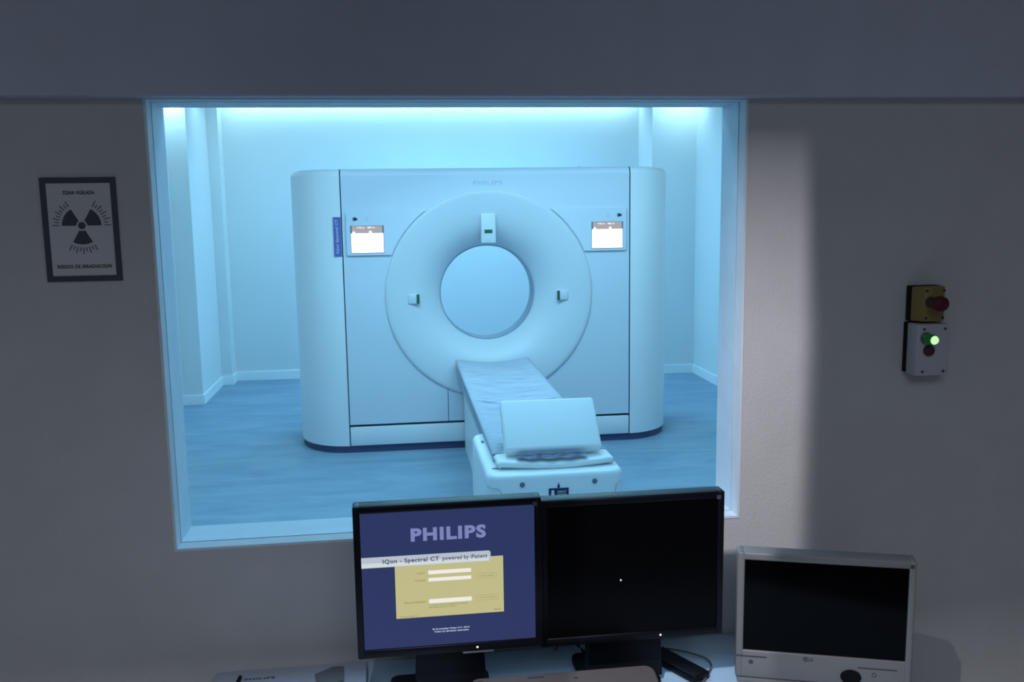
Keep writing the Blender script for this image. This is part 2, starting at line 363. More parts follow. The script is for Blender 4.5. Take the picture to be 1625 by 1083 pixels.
# lower kick panel, slot, dark core behind the seams, skirting
MB().box(SL + g, SR - g, GY - 0.008, GY + 0.03, 0.055, 0.196, 0.005).build('lower_panel', M['shell'], ct)
MB().box(SL + 0.03, SR - 0.03, GY + 0.021, GY + 0.05, 0.06, 0.40).box(SL - 0.01, SL + 0.03, GY + 0.008, GY + 0.2, 0.0, GT - 0.056).box(SR - 0.03, SR + 0.01, GY + 0.008, GY + 0.2, 0.0, GT - 0.056).box(SL - 0.01, SL + 0.03, GB - 0.2, GB - 0.022, 0.06, GT - 0.056).box(SR - 0.03, SR + 0.01, GB - 0.2, GB - 0.022, 0.06, GT - 0.056).build('inner_frame', M['gap'], ct, smooth=False)
def loop(off):
    r_ = end_outline(1, off); l_ = [(x, y) for x, y in end_outline(-1, off)][::-1]
    return r_ + l_
MB().prism(loop(0.006), 0, 0.054).build('base_skirt', M['skirt'], ct)
MB().box(0.3805, 0.3845, GY - 0.0012, GY + 0.001, 0.214, 0.465).build('panel_joint', M['gap'], ct, smooth=False)
# bore: funnel, window ring, rear flare
prof = [(0.778, 6.772), (0.776, 6.760), (0.771, 6.751), (0.762, 6.747), (0.74, 6.748), (0.70, 6.752), (0.65, 6.760), (0.60, 6.772), (0.55, 6.788), (0.50, 6.811), (0.46, 6.838), (0.425, 6.868), (0.40, 6.895), (0.38, 6.918), (0.368, 6.936), (0.363, 6.95)]
MB().lathe(prof, (CX, CZ), n=160).build('gantry_ring', M['ring'], ct, ang=60)
MB().lathe([(0.363, 6.951), (0.356, 6.953), (0.356, 7.14)], (CX, CZ), n=128).build('bore_window', M['tunnel'], ct, ang=60)
MB().lathe([(0.3561, 7.141), (0.362, 7.16), (0.38, 7.25), (0.42, 7.42), (0.50, 7.62), (0.60, 7.80), (0.625, GB + 0.004)], (CX, CZ), n=128).build('rear_bore_flare', M['ring'], ct, ang=60)
# control panels with lit displays
for sgn in (-1, 1):
    zb, zt = 1.474, 1.79; n_ = 12; pts = []
    for i in range(n_ + 1):
        z = zb + (zt - zb) * i / n_; pts.append((CX + sgn * math.sqrt(0.781 ** 2 - (z - CZ) ** 2), z))
    xo = CX + sgn * 1.035
    pts += [(xo - sgn * 0.01, zt), (xo, zt - 0.01), (xo, zb + 0.01), (xo - sgn * 0.01, zb)]
    pl_ = MB().prism(pts, GY - 0.016, GY + 0.002, axis='y', bev=0.0).build('control_panel', M['shell2'], ct, smooth=False)
    x0, x1 = (-0.290, -0.058) if sgn < 0 else (1.485, 1.719)
    yq = GY - 0.0165
    MB().box(x0 - 0.003, x1 + 0.003, yq - 0.001, yq + 0.001, 1.488, 1.688).build('display_edge', M['icon'], pl_, smooth=False)
    yq -= 0.0015
    MB().box(x0 + 0.006, x1 - 0.006, yq - 0.0008, yq, 1.632, 1.686).build('display_header', emis('grey display header', (0.42, 0.40, 0.43), 1.0), pl_, smooth=False)
    MB().box(x0, x1, yq - 0.0008, yq, 1.492, 1.634, 0.0).build('lit_display', emis('white display', (1.0, 0.99, 0.98), 1.6), pl_, smooth=False)
    wt = emis('white display text', (1, 1, 1), 1.4)
    MB().text('9.72 m', x0 + 0.045, x0 + 0.095, 1.668, 1.680, yq - 0.001, 0.03).build('display_text', wt, pl_, smooth=False)
    tx = MB(); tx.text('001.4', x0 + 0.120, x0 + 0.170, 1.668, 1.680, yq - 0.001, 0.03); tx.build('display_text', wt, pl_, smooth=False)
    MB().box(x0 + 0.012, x0 + 0.03, yq - 0.0014, yq - 0.0009, 1.634, 1.647).build('display_symbol', wt, pl_, smooth=False)
    tx = MB(); tx.box(x0 + 0.13, x0 + 0.148, yq - 0.0014, yq - 0.0009, 1.634, 1.65)
    tx.build('display_symbol', wt, pl_, smooth=False)
    ix = -0.262 if sgn < 0 else 1.690
    tx = MB(); tx.lathe([(0.0, GY - 0.018), (0.014, GY - 0.018), (0.014, GY - 0.016)], (ix, 1.736), n=20); tx.box(ix, ix + 0.022, GY - 0.018, GY - 0.016, 1.728, 1.744)
    tx.build('panel_icon', M['icon'], pl_, smooth=False)
    ix = -0.175 if sgn < 0 else 1.607
    MB().lathe([(0.006, GY - 0.0175), (0.010, GY - 0.0175), (0.010, GY - 0.016)], (ix, 1.733), n=20).build('panel_icon', M['logo_grey'], pl_, smooth=False)
# laser markers inside the ring
def laser(cx, cz, w_, h_, y0, y1, slot, up=False):
    lm = MB().box(cx - w_ / 2, cx + w_ / 2, y0, y1, cz - h_ / 2, cz + h_ / 2, 0.006).build('laser_marker', M['ring'], ct)
    MB().box(slot[0], slot[1], y0 - 0.0015, y0 + 0.004, slot[2], slot[3]).build('laser_window', M['laser'], lm, smooth=False)
    return lm
lm = laser(0.710, 1.653, 0.108, 0.215, 6.752, 6.88, (0.680, 0.738, 1.617, 1.644))
MB().text('LASER', 0.683, 0.722, 1.556, 1.562, 6.751, 0.02).build('marker_lettering', M['logo_grey'], lm, smooth=False)
laser(0.150, 1.143, 0.088, 0.070, 6.764, 6.85, (0.168, 0.190, 1.109, 1.178))
laser(1.262, 1.143, 0.088, 0.070, 6.766, 6.85, (1.222, 1.243, 1.108, 1.178))
# lettering
MB().text('PHILIPS', 0.603, 0.820, 1.970, 2.000, GY - 0.0005, 0.03).build('lettering', M['logo_grey'], ct, smooth=False)
lb = MB().box(-0.415, -0.3605, GY - 0.003, GY + 0.03, 1.468, 1.752).build('side_label', M['blue_label'], ct, smooth=False)
MB().text('IQon Spectral CT', -0.401, -0.375, 1.49, 1.735, GY - 0.0032, 0.02, rot=PI / 2).build('label_lettering', M['label_text'], lb, smooth=False)
MB().lathe([(0.012, GT), (0.012, GT + 0.012), (0.0, GT + 0.013)], (1.44, 7.0), axis='z', n=16).build('top_sensor', M['cradle'], ct)

# ------------------------------------------------------------------ patient couch
cc = thing('patient_couch', (CX, 5.4, 0), 'long white patient couch running out of the scanner bore', 'couch')
def top_z(x, y):            # the cradle dips along its middle
    u = (x - 0.718) / 0.26
    return 0.690 - 0.035 * (1 - u * u) if abs(u) < 1 else 0.690
pts = [(0.50, 0.0), (0.93, 0.0), (0.93, 0.40), (0.95, 0.50), (0.48, 0.50), (0.50, 0.40)]
MB().prism(pts, 4.35, 6.735, axis='y').build('pedestal', M['couch'], cc)
MB().prism([(0.478, 0.475), (0.958, 0.475), (0.985, 0.603), (0.451, 0.603)], 4.80, 6.742, axis='y', bev=0.01).build('cradle', M['cradle'], cc)
X0, X1 = 0.446, 0.990
def sheet(u, v):
    # across (u): up the left side, over the top, down the right side
    y = 4.22 + v * 2.525; tilt = (y - 6.745) * 0.016
    if u < 0.12: x = X0 - 0.004 + 0.010 * (1 - u / 0.12) + 0.0; z = 0.600 + 0.082 * (u / 0.12)
    elif u > 0.88: x = X1 + 0.004 - 0.010 * ((u - 0.88) / 0.12); z = 0.682 - 0.082 * ((u - 0.88) / 0.12)
    else:
        t = (u - 0.12) / 0.76; x = X0 + t * (X1 - X0)
        z = 0.690 - 0.034 * math.sin(PI * t) ** 0.9 - (0.008 if (t < 0.02 or t > 0.98) else 0)
        sg_ = math.sin(PI * t); yy = y + 0.05 * sg_
        z += 0.0080 * sg_ * math.sin(yy * 52 + 0.9 * math.sin(4 * t + 1)) * math.exp(-((yy - 5.95) / 0.33) ** 2)
        z += 0.0036 * sg_ ** 0.5 * math.sin(yy * 118 + 2.2 * math.sin(yy * 9 + 3 * t)) * (0.55 + 0.45 * math.sin(yy * 6.1 + 2 * t))
        c0 = 5.37 - 0.02 * sg_
        if 0.04 < t < 0.96: z -= 0.034 * math.exp(-((y - c0) / 0.014) ** 2)
    return (x, y, z + tilt)
mb = MB(); mb.grid(sheet, 60, 840); sh = mb.build('paper_sheet', M['sheet'], cc, ang=180)
sm = sh.modifiers.new('solid', 'SOLIDIFY'); sm.thickness = 0.004; sm.offset = -1
# housing at the foot end
hb = MB(); t = bmesh.new()
def rrect(x0, x1, y0, y1, r, n_=8):
    P = []
    for cx, cy, a0 in ((x1 - r, y1 - r, 0), (x0 + r, y1 - r, PI / 2), (x0 + r, y0 + r, PI), (x1 - r, y0 + r, 1.5 * PI)):
        for i in range(n_ + 1):
            a = a0 + PI / 2 * i / n_; P.append((cx + r * math.cos(a), cy + r * math.sin(a)))
    return P
rings = []
for off, z in [(0.0, 0.14), (-0.004, 0.40), (0.0, 0.578), (0.004, 0.590), (0.013, 0.598), (0.022, 0.600)]:
    rings.append([t.verts.new((x, y, z)) for x, y in rrect(0.392 + off, 1.028 - off, 3.975 + off, 4.80 - off, 0.07 - off * 0.6)])
for a, b2 in zip(rings, rings[1:]):
    k = len(a)
    for i in range(k): t.faces.new((a[i], a[(i + 1) % k], b2[(i + 1) % k], b2[i]))
t.faces.new(rings[-1]); t.faces.new(rings[0]); bmesh.ops.recalc_face_normals(t, faces=t.faces)
hs = hb.add(t).build('foot_housing', M['couch'], cc, ang=40)
# joint lines of the housing corners
def line_on_front(pts, r=0.0016):
    mb = MB(); mb.tube(pts, r, 6); return mb
line_on_front([(0.388, 4.50, 0.560), (0.388, 4.15, 0.560), (0.3895, 4.05, 0.552), (0.405, 3.992, 0.546), (0.44, 3.973, 0.54), (0.455, 3.973, 0.52), (0.458, 3.973, 0.45), (0.458, 3.973, 0.30)]).build('housing_joint', M['cradle'], hs)
line_on_front([(1.030, 4.50, 0.560), (1.030, 4.15, 0.560), (1.0285, 4.05, 0.556), (1.018, 3.99, 0.546), (0.995, 3.977, 0.54), (0.985, 3.974, 0.52), (0.983, 3.973, 0.45), (0.983, 3.973, 0.30)]).build('housing_joint', M['cradle'], hs)
for x in (0.551, 0.886):
    MB().lathe([(0.0, 3.969), (0.011, 3.969), (0.012, 3.975)], (x, 0.556), n=20).build('screw', M['screw'], hs)
for x, y, a, b2 in ((0.432, 4.60, 0.008, 0.022), (0.445, 4.10, 0.018, 0.006), (0.992, 4.12, 0.018, 0.006)):
    t = MB(); t.lathe([(0.0, 0.603), (1.0, 0.603), (1.0, 0.600)], (0, 0), axis='z', n=20)
    for v in t.bm.verts: v.co.x = x + v.co.x * a; v.co.y = y + v.co.y * b2
    t.build('screw_cap', M['screw'], hs)
MB().prism([(0.711, 0.535), (0.724, 0.535), (0.7175, 0.558)], 3.9695, 3.974, axis='y').build('arrow_mark', M['decal'], hs, smooth=False)
dc = MB().box(0.672, 0.764, 3.970, 3.974, 0.455, 0.532).build('decal', M['decal'], hs, smooth=False)
d2 = MB(); d2.lathe([(0.0, 3.9695), (0.007, 3.9695), (0.007, 3.970)], (0.690, 0.517), n=16); d2.prism([(0.682, 0.510), (0.698, 0.510), (0.695, 0.470), (0.685, 0.470)], 3.9695, 3.970, axis='y')
d2.text('LOAD AT', 0.712, 0.752, 0.511, 0.520, 3.970, 0.02); d2.text('FOOT END', 0.712, 0.752, 0.497, 0.506, 3.970, 0.02)
d2.build('decal_print', M['decal_w'], dc, smooth=False)

# pad under the pillow and the tilted foam pillow itself
def soft_block(cx, cy, cz, sx, sy, sz, bev, sag=0.0, n_=14):
    t = bmesh.new(); bmesh.ops.create_cube(t, size=1)
    bmesh.ops.scale(t, vec=(sx, sy, sz), verts=t.verts); bmesh.ops.bevel(t, geom=list(t.edges), offset=bev, segments=4, affect='EDGES', profile=0.5)
    return t
# the thin cushion lies on the housing and is turned up at its rim
def thin(u, v):
    x = 0.445 + 0.56 * u; y = 4.045 + 0.62 * v + 0.030 * (u - 0.5) ** 2 * 4 * (1 - v)
    e = min(u, 1 - u, v) ; z = 0.634 + 0.006 * math.sin(PI * u) * 0 + 0.012 * math.cos(6 * u) * (1 - v) * 0.5
    if e < 0.04: z -= 0.014 * (1 - e / 0.04) ** 2
    return (x, y, z)
mb = MB(); mb.grid(thin, 48, 36); tp = mb.build('mattress_end', M['pad'], cc, ang=180)
sm = tp.modifiers.new('solid', 'SOLIDIFY'); sm.thickness = 0.026; sm.offset = -1
pw = thing('foam_pillow', (0.725, 4.14, 0.664), 'thick pale foam pad tilted up at the foot end of the patient couch', 'cushion', local=True)
t = bmesh.new(); bmesh.ops.create_grid(t, x_segments=20, y_segments=16, size=0.5)
# slab: x across, y up its slope, z through its thickness
bm2 = bmesh.new(); bmesh.ops.create_cube(bm2, size=1); t.free()
bmesh.ops.scale(bm2, vec=(0.462, 0.285, 0.060), verts=bm2.verts)
bmesh.ops.translate(bm2, vec=(0, 0.1425, 0), verts=bm2.verts)
bmesh.ops.bevel(bm2, geom=list(bm2.edges), offset=0.016, segments=4, affect='EDGES', profile=0.5)
mb = MB(); mb.add(bm2, Matrix.Rotation(math.radians(44), 4, 'X'))
for v in mb.bm.verts: v.co.z += 0.006 * math.cos(v.co.x * 7) - 0.006; v.co.x += 0.012 * (v.co.z / 0.2) * 0 
mb.build('pad_body', M['pad'], pw)
# wedge that props the pad up from behind
MB().prism([(0.060, 0.022), (0.30, 0.022), (0.245, 0.17), (0.225, 0.175)], -0.215, 0.225, axis='x', bev=0.008).build('pad_wedge', M['pad'], pw)
# crumpled dark cloth peeping out under the pad
def cloth(u, v):
    x = 0.545 + 0.33 * u; y = 4.070 + 0.055 * v + 0.010 * math.sin(u * 23) ; z = 0.648 + 0.010 * abs(math.sin(u * 17 + v)) * (1 - v) + 0.003
    return (x, y, z)
mb = MB(); mb.grid(cloth, 60, 10); cl = mb.build('crumpled_cloth', mat('crumpled blue cloth', (0.13, 0.15, 0.32), 0.8), None, ang=180)
tag(cl, 'small crumpled blue cloth tucked under the lower edge of the tilted pad', 'cloth')

# ------------------------------------------------------------------ desk
dk = thing('desk', (0.33, 1.7, 0), 'desk holding the monitors, blue light from the observation window put into its colour', 'desk')
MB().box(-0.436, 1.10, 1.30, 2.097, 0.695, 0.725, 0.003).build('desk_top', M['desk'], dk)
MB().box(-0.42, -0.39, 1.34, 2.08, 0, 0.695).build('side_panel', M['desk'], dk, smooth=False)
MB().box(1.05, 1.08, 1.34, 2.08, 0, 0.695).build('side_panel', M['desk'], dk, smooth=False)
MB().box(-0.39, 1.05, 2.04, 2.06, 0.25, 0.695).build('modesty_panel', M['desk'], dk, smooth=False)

# ------------------------------------------------------------------ black monitors
def frame(mb, x0, x1, z0, z1, sx0, sx1, sz0, sz1, yf, yb, r=0.003):
    mb.box(x0, sx0, yf, yb, z0, z1, r); mb.box(sx1, x1, yf, yb, z0, z1, r)
    mb.box(sx0 - 0.004, sx1 + 0.004, yf, yb, z0, sz0, r); mb.box(sx0 - 0.004, sx1 + 0.004, yf, yb, sz1, z1, r)
    mb.box(x0 + 0.004, x1 - 0.004, yf + 0.006, yb, z0 + 0.004, z1 - 0.004, 0.002)
    return mb
def monitor(x0, x1, z0, z1, scr, yf, label, screen_mat, neck, base, led):
    cx = (neck[0] + neck[1]) / 2
    o = thing('monitor', (cx, yf + 0.1, 0.725), label, 'monitor', 'black monitors on the desk')
    frame(MB(), x0, x1, z0, z1, *scr, yf, yf + 0.040).build('bezel', M['black_top'], o, ang=50)
    MB().box(x0 + 0.05, x1 - 0.05, yf + 0.040, yf + 0.062, z0 + 0.04, z1 - 0.03, 0.008).build('back_cover', M['black'], o)
    s_ = MB().box(scr[0] - 0.001, scr[1] + 0.001, yf + 0.0035, yf + 0.0055, scr[2] - 0.001, scr[3] + 0.001).build('screen', screen_mat, o, smooth=False)
    MB().prism([(neck[0], 0.74), (neck[1], 0.74), (neck[1] - 0.012, z0 + 0.09), (neck[0] + 0.012, z0 + 0.09)], yf + 0.063, yf + 0.110, axis='y', bev=0.004).build('stand_neck', M['stand'], o)
    MB().prism(rrect(base[0], base[1], base[2], base[3], 0.02), 0.7255, 0.742, bev=0.004).build('stand_base', M['stand'], o)
    MB().lathe([(0.0, yf - 0.0012), (0.0022, yf - 0.001), (0.0022, yf + 0.0005)], led, n=14).build('power_light', M['led'], o)
    MB().box(x1 - 0.018, x1 - 0.009, yf - 0.0006, yf + 0.001, z1 - 0.017, z1 - 0.008).build('badge', M['badge'], o, smooth=False)
    return o, s_
navy = emis('navy display', (0.024, 0.036, 0.118), 1.0)
Y1 = 1.80
m1, s1 = monitor(-0.097, 0.2885, 0.881, 1.207, (-0.083, 0.274, 0.900, 1.192), Y1, 'black monitor with lit blue login screen on the desk', navy, (0.018, 0.176), (-0.035, 0.188, 1.835, 1.99), (0.150, 0.8905))
ys = Y1 + 0.0033
mb = MB(); mb.text('PHILIPS', 0.0185, 0.173, 1.1275, 1.156, ys, 0.045); mb.build('screen_logo', emis('lavender lettering', (0.20, 0.23, 0.48), 1.0), s1, smooth=False)
pn = MB().box(-0.016, 0.2075, ys - 0.0003, ys, 0.9635, 1.086).build('login_panel', emis('khaki panel', (0.52, 0.49, 0.24), 1.0), s1, smooth=False)
# banner strip with a rounded outer end: darker grey at top
def rr_end(x0, x1, z0, z1, r):
    P = [(x0, z0), (x1 - r * 0.3, z0), (x1, z0 + r * 0.3)]
    for i in range(7):
        a = PI / 2 * i / 6; P.append((x1 - r + r * math.cos(a), z1 - r + r * math.sin(a)))
    return P + [(x0, z1)]
MB().prism(rr_end(-0.083, 0.1815, 1.0765, 1.0990, 0.005), ys - 0.0006, ys - 0.0002, axis='y').build('title_banner', emis('pale banner', (0.46, 0.52, 0.60), 1.0), s1, smooth=False)
MB().box(-0.083, 0.178, ys - 0.0008, ys - 0.0006, 1.0775, 1.0865).build('title_banner', emis('bright banner edge', (0.62, 0.68, 0.70), 1.0), s1, smooth=False)
tl = emis('grey title lettering', (0.07, 0.08, 0.16), 1.0)
mb = MB(); mb.text('IQon - Spectral CT', -0.040, 0.075, 1.0815, 1.0935, ys - 0.0009, 0.03, depth=0.0002); mb.build('title_lettering', tl, s1, smooth=False)
mb = MB(); mb.text('powered by iPatient', 0.082, 0.1745, 1.0815, 1.0930, ys - 0.0009, 0.02, depth=0.0002)
mb.build('title_lettering', tl, s1, smooth=False)
for z0, z1 in ((1.0555, 1.0635), (1.0400, 1.0475), (0.9925, 1.0015)):
    MB().box(0.052, 0.1405, ys - 0.0006, ys - 0.0003, z0, z1).build('input_field', emis('white field', (0.86, 0.82, 0.78), 1.0), s1, smooth=False)
for z0, z1, x0, x1, tx in ((1.0395, 1.0505, 0.1535, 0.193, 'Iniciar sesión'), (0.992, 1.003, 0.151, 0.195, 'Acceso de emergencia')):
    bt = ring_boxes(MB(), x0, x1, z0, z1, 0.0006, ys - 0.0006, ys - 0.0003).build('screen_button', emis('button outline', (0.36, 0.33, 0.17), 1.0), s1, smooth=False)
    s_t = MB().text(tx, x0 + 0.006, x1 - 0.005, z0 + 0.004, z0 + 0.0075, ys - 0.0005, 0.0, depth=0.0002)
    s_t.build('small_lettering', emis('olive small lettering', (0.25, 0.23, 0.12), 1.0), s1, smooth=False)
ol = emis('olive form lettering', (0.16, 0.15, 0.07), 1.0)
for tx, x0, x1, z0, z1 in (('Usuario:', 0.029, 0.0455, 1.0575, 1.0610), ('Contraseña:', 0.024, 0.0465, 1.0420, 1.0455), ('Número de identificación:', 0.001, 0.0465, 0.9950, 0.9990),
                         ('Si no tiene un número de identificación de estudio,', 0.052, 0.132, 0.9865, 0.9900), ('deje este campo en blanco.', 0.052, 0.109, 0.9815, 0.9850),
                         ('Idioma: Español', -0.008, 0.028, 0.9655, 0.9685), ('Salir', 0.187, 0.203, 0.9685, 0.9715)):
    MB().text(tx, x0, x1, z0, z1, ys - 0.0004, 0.0, depth=0.0002).build('form_lettering', ol, s1, smooth=False)
mb = MB(); mb.text('© Koninklijke Philips N.V. 2016', 0.0575, 0.1345, 0.9325, 0.9370, ys, 0.02); mb.text('Todos los derechos reservados', 0.061, 0.133, 0.9275, 0.9315, ys, 0.02)
mb.build('footer_lettering', emis('pale footer lettering', (0.50, 0.55, 0.80), 1.0), s1, smooth=False)
MB().box(0.120, 0.185, Y1 + 0.008, Y1 + 0.03, 0.874, 0.8805).build('button_strip', M['silver'], m1, smooth=False)

Y2 = 1.832
m2, s2 = monitor(0.2895, 0.6955, 0.861, 1.188, (0.306, 0.681, 0.880, 1.172), Y2, 'black monitor with blank dark screen right of the login screen', M['screen_off'], (0.405, 0.580), (0.392, 0.572, 1.865, 2.03), (0.5545, 0.8705))
MB().prism([(0.465, 1.004), (0.465, 0.9985), (0.4665, 0.9995), (0.4685, 1.0005)], Y2 + 0.0025, Y2 + 0.003, axis='y').build('cursor', M['led'], s2, smooth=False)

# ------------------------------------------------------------------ grey wide monitor, turned
ang = math.atan2(-0.12, 0.355)
lg = thing('wide_monitor', (0.742, 1.87, 0.725), 'grey widescreen monitor with blank screen at the right desk end', 'monitor', rotz=ang, local=True)
LWd = 0.376; ZT = 0.308
frame(MB(), 0, LWd, 0.012, ZT, 0.0165, LWd - 0.015, 0.078, ZT - 0.018, 0.0, 0.045, 0.004).build('bezel', M['lg'], lg, ang=50)
MB().box(0.016, LWd - 0.0145, 0.0035, 0.0055, 0.077, ZT - 0.0175).build('screen', M['screen_lg'], lg, smooth=False)
MB().box(0.004, LWd - 0.02, -0.002, 0.06, 0.0005, 0.011, 0.003).build('foot', M['lg'], lg)
MB().box(0.001, 0.068, -0.0012, 0.001, 0.0625, 0.0650).build('drive_slot', M['grey_print'], lg, smooth=False)
mb = MB()
for k in range(2):
    c_ = MB()
mb.lathe([(0.0038, -0.0012), (0.0050, -0.0012), (0.0050, 0.001)], (0.034, 0.0505), n=24)
mb.prism([(0.0305, 0.0480), (0.0316, 0.0470), (0.0375, 0.0530), (0.0364, 0.0540)], -0.0012, 0.001, axis='y'); mb.prism([(0.0305, 0.0530), (0.0316, 0.0540), (0.0375, 0.0480), (0.0364, 0.0470)], -0.0012, 0.001, axis='y')
mb.build('port_symbol', M['grey_print'], lg, smooth=False)
mb = MB(); mb.lathe([(0.0036, -0.0012), (0.0050, -0.0012), (0.0050, 0.001)], (0.152, 0.0665), n=24); mb.text('LG', 0.1585, 0.168, 0.0625, 0.0700, -0.0002, 0.02)
mb.box(0.151, 0.153, -0.0012, 0.001, 0.0645, 0.0685); mb.build('logo', M['grey_print'], lg, smooth=False)
MB().box(0.263, 0.345, -0.0012, 0.001, 0.0555, 0.0575).build('drive_slot', M['grey_print'], lg, smooth=False)
MB().prism([(0.249 + 0.022 * math.cos(a), 0.034 + 0.016 * math.sin(a)) for a in [2 * PI * i / 24 for i in range(24)]], -0.004, 0.002, axis='y').build('jog_control', M['black'], lg)
mb = MB(); mb.lathe([(0.0040, -0.0010), (0.0052, -0.0010), (0.0052, 0.001)], (0.298, 0.042), n=20); mb.build('power_button', M['grey_print'], lg, smooth=False)
MB().lathe([(0.0, -0.0008), (0.0045, -0.0008), (0.0045, 0.001)], (0.3665, 0.2965), n=16).build('camera_dot', M['grey_print'], lg, smooth=False)

# ------------------------------------------------------------------ beige control console in front of the monitors
kc = thing('control_console', (0.325, 1.70, 0.725), 'beige control console with rounded corners standing in front of the right black monitor', 'console')
t = bmesh.new(); pl2 = rrect(0.128, 0.524, 1.50, 1.782, 0.022); rr_ = []
def kz(y, top): return top - (1.782 - y) * 0.30
for off, dz in [(0.0, None), (0.0, -0.008), (0.002, -0.003), (0.007, 0.0)]:
    P = rrect(0.128 + off, 0.524 - off, 1.50 + off, 1.782 - off, 0.022 - off * 0.5)
    rr_.append([t.verts.new((x, y, 0.7255 if dz is None else kz(y, 0.8335) + dz)) for x, y in P])
for a, b2 in zip(rr_, rr_[1:]):
    k = len(a)
    for i in range(k): t.faces.new((a[i], a[(i + 1) % k], b2[(i + 1) % k], b2[i]))
t.faces.new(rr_[0]); t.faces.new(rr_[-1]); bmesh.ops.recalc_face_normals(t, faces=t.faces)
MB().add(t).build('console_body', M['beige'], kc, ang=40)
def on_console(x, y): return kz(y, 0.8335)
mb = MB(); z = on_console(0, 1.753); mb.lathe([(0.0115, z - 0.003), (0.0115, z + 0.006), (0.009, z + 0.009), (0.0, z + 0.009)], (0.151, 1.753), axis='z', n=24); mb.build('rotary_knob', M['brown'], kc)
for i, x in enumerate((0.19, 0.235, 0.280, 0.325, 0.37, 0.415, 0.46)):
    y = 1.715 + (0.004 if i % 2 else 0); z = on_console(x, y)
    MB().box(x - 0.013, x + 0.013, y - 0.012, y + 0.012, z - 0.004, z + 0.003, 0.002).build('console_key', M['beige'], kc)
for x0, x1, y in ((0.250, 0.285, 1.768), (0.348, 0.356, 1.758)):
    z = on_console(0, y); MB().box(x0, x1, y - 0.002, y + 0.002, z - 0.001, z + 0.0008).build('console_mark', M['badge'], kc, smooth=False)

# ------------------------------------------------------------------ pale box at the left end of the desk
wb = thing('equipment_box', (-0.26, 1.9, 0.725), 'low pale equipment box with lettering on the left end of the desk', 'equipment box')
MB().prism([(-0.432, 2.040), (-0.089, 2.040), (-0.089, 1.72), (-0.452, 1.72)][::-1], 0.7255, 0.755, bev=0.003).build('case', M['white_box'], wb, ang=50)
mb = MB(); mb.text('PHILIPS', -0.362, -0.294, 1.992, 1.999, 0.7552, 0.03, flat=True); mb.build('case_lettering', M['decal'], wb, smooth=False)
o = MB().tube([(-0.372, 2.002, 0.7595), (-0.3725, 1.99, 0.7595), (-0.378, 1.93, 0.7595)], 0.0042).build('pen', M['black'], None); tag(o, 'short black pen lying on the pale equipment box', 'pen')
o = MB().prism([(-0.205, 1.985), (-0.165, 2.015), (-0.142, 2.012), (-0.138, 1.95), (-0.195, 1.93)][::-1], 0.756, 0.762, bev=0.002).build('mouse_pad', M['cable_g'], None); tag(o, 'small grey flat pad lying on the pale equipment box', 'pad')
# black slab with its cable
bs = MB(); t = bmesh.new(); bmesh.ops.create_cube(t, size=1); bmesh.ops.scale(t, vec=(0.050, 0.152, 0.018), verts=t.verts)
bmesh.ops.bevel(t, geom=list(t.edges), offset=0.004, segments=3, affect='EDGES', profile=0.5)
bs.add(t, Matrix.Translation((0.632, 1.945, 0.7355)) @ Matrix.Rotation(math.radians(28), 4, 'Z'))
o = bs.build('handset', M['black_top'], None); tag(o, 'black handset lying on the desk between right monitor and grey monitor', 'handset')
o = MB().tube([(0.575, 1.90, 0.731), (0.570, 1.965, 0.731), (0.590, 2.030, 0.731), (0.640, 2.030, 0.731), (0.700, 1.985, 0.731), (0.712, 1.945, 0.731), (0.688, 1.90, 0.731), (0.66, 1.86, 0.731)], 0.0022).build('cable', M['cable_g'], None)
tag(o, 'thin grey cable looping around the black handset', 'cable')
o = MB().tube([(0.452, 2.052, 0.95), (0.448, 2.052, 0.85), (0.432, 2.05, 0.80), (0.420, 2.05, 0.735)], 0.0022).build('cable', M['cable_w'], None)
tag(o, 'thin pale cable hanging down behind the blank black monitor', 'cable')
o = MB().tube([(0.345, 2.07, 0.84), (0.370, 2.06, 0.80), (0.400, 2.055, 0.765), (0.430, 2.05, 0.731)], 0.003).build('cable', M['black'], None)
tag(o, 'black cable slanting down left of the blank monitor stand', 'cable')
o = MB().tube([(0.395, 2.085, 0.86), (0.388, 2.085, 0.80), (0.372, 2.085, 0.735), (0.36, 2.07, 0.731)], 0.0022).build('cable', M['cable_g'], None)
tag(o, 'short grey cable dropping to the desk between the black monitor stands', 'cable')

# ------------------------------------------------------------------ radiation warning sign
sg = thing('warning_sign', (-0.664, 2.098, 1.655), 'framed radiation warning sign with a black trefoil on the wall left of the window', 'sign')
sx0, sx1, sz0, sz1 = -0.7425, -0.586, 1.655, 1.8785; yb = 2.0995
MB().box(sx0, sx1, yb - 0.003, yb, sz0, sz1).build('sign_sheet', M['paper'], sg, smooth=False)
ring_boxes(MB(), sx0, sx1, sz0, sz1, 0.0125, yb - 0.004, yb - 0.0025).build('sign_border', M['ink'], sg, smooth=False)
tcx, tcz = -0.6625, 1.7755
mb = MB(); mb.lathe([(0.0, yb - 0.0036), (0.0078, yb - 0.0036), (0.0078, yb - 0.003)], (tcx, tcz), n=32)
for a0 in (0, 120, 240):
    P = [(tcx + r_ * math.cos(math.radians(a)), tcz + r_ * math.sin(math.radians(a))) for r_, rng in ((0.0115, range(a0, a0 + 61, 5)), (0.0405, range(a0 + 60, a0 - 1, -5))) for a in rng]
    mb.prism(P, yb - 0.0036, yb - 0.003, axis='y')
mb.build('trefoil', M['ink'], sg, smooth=False)
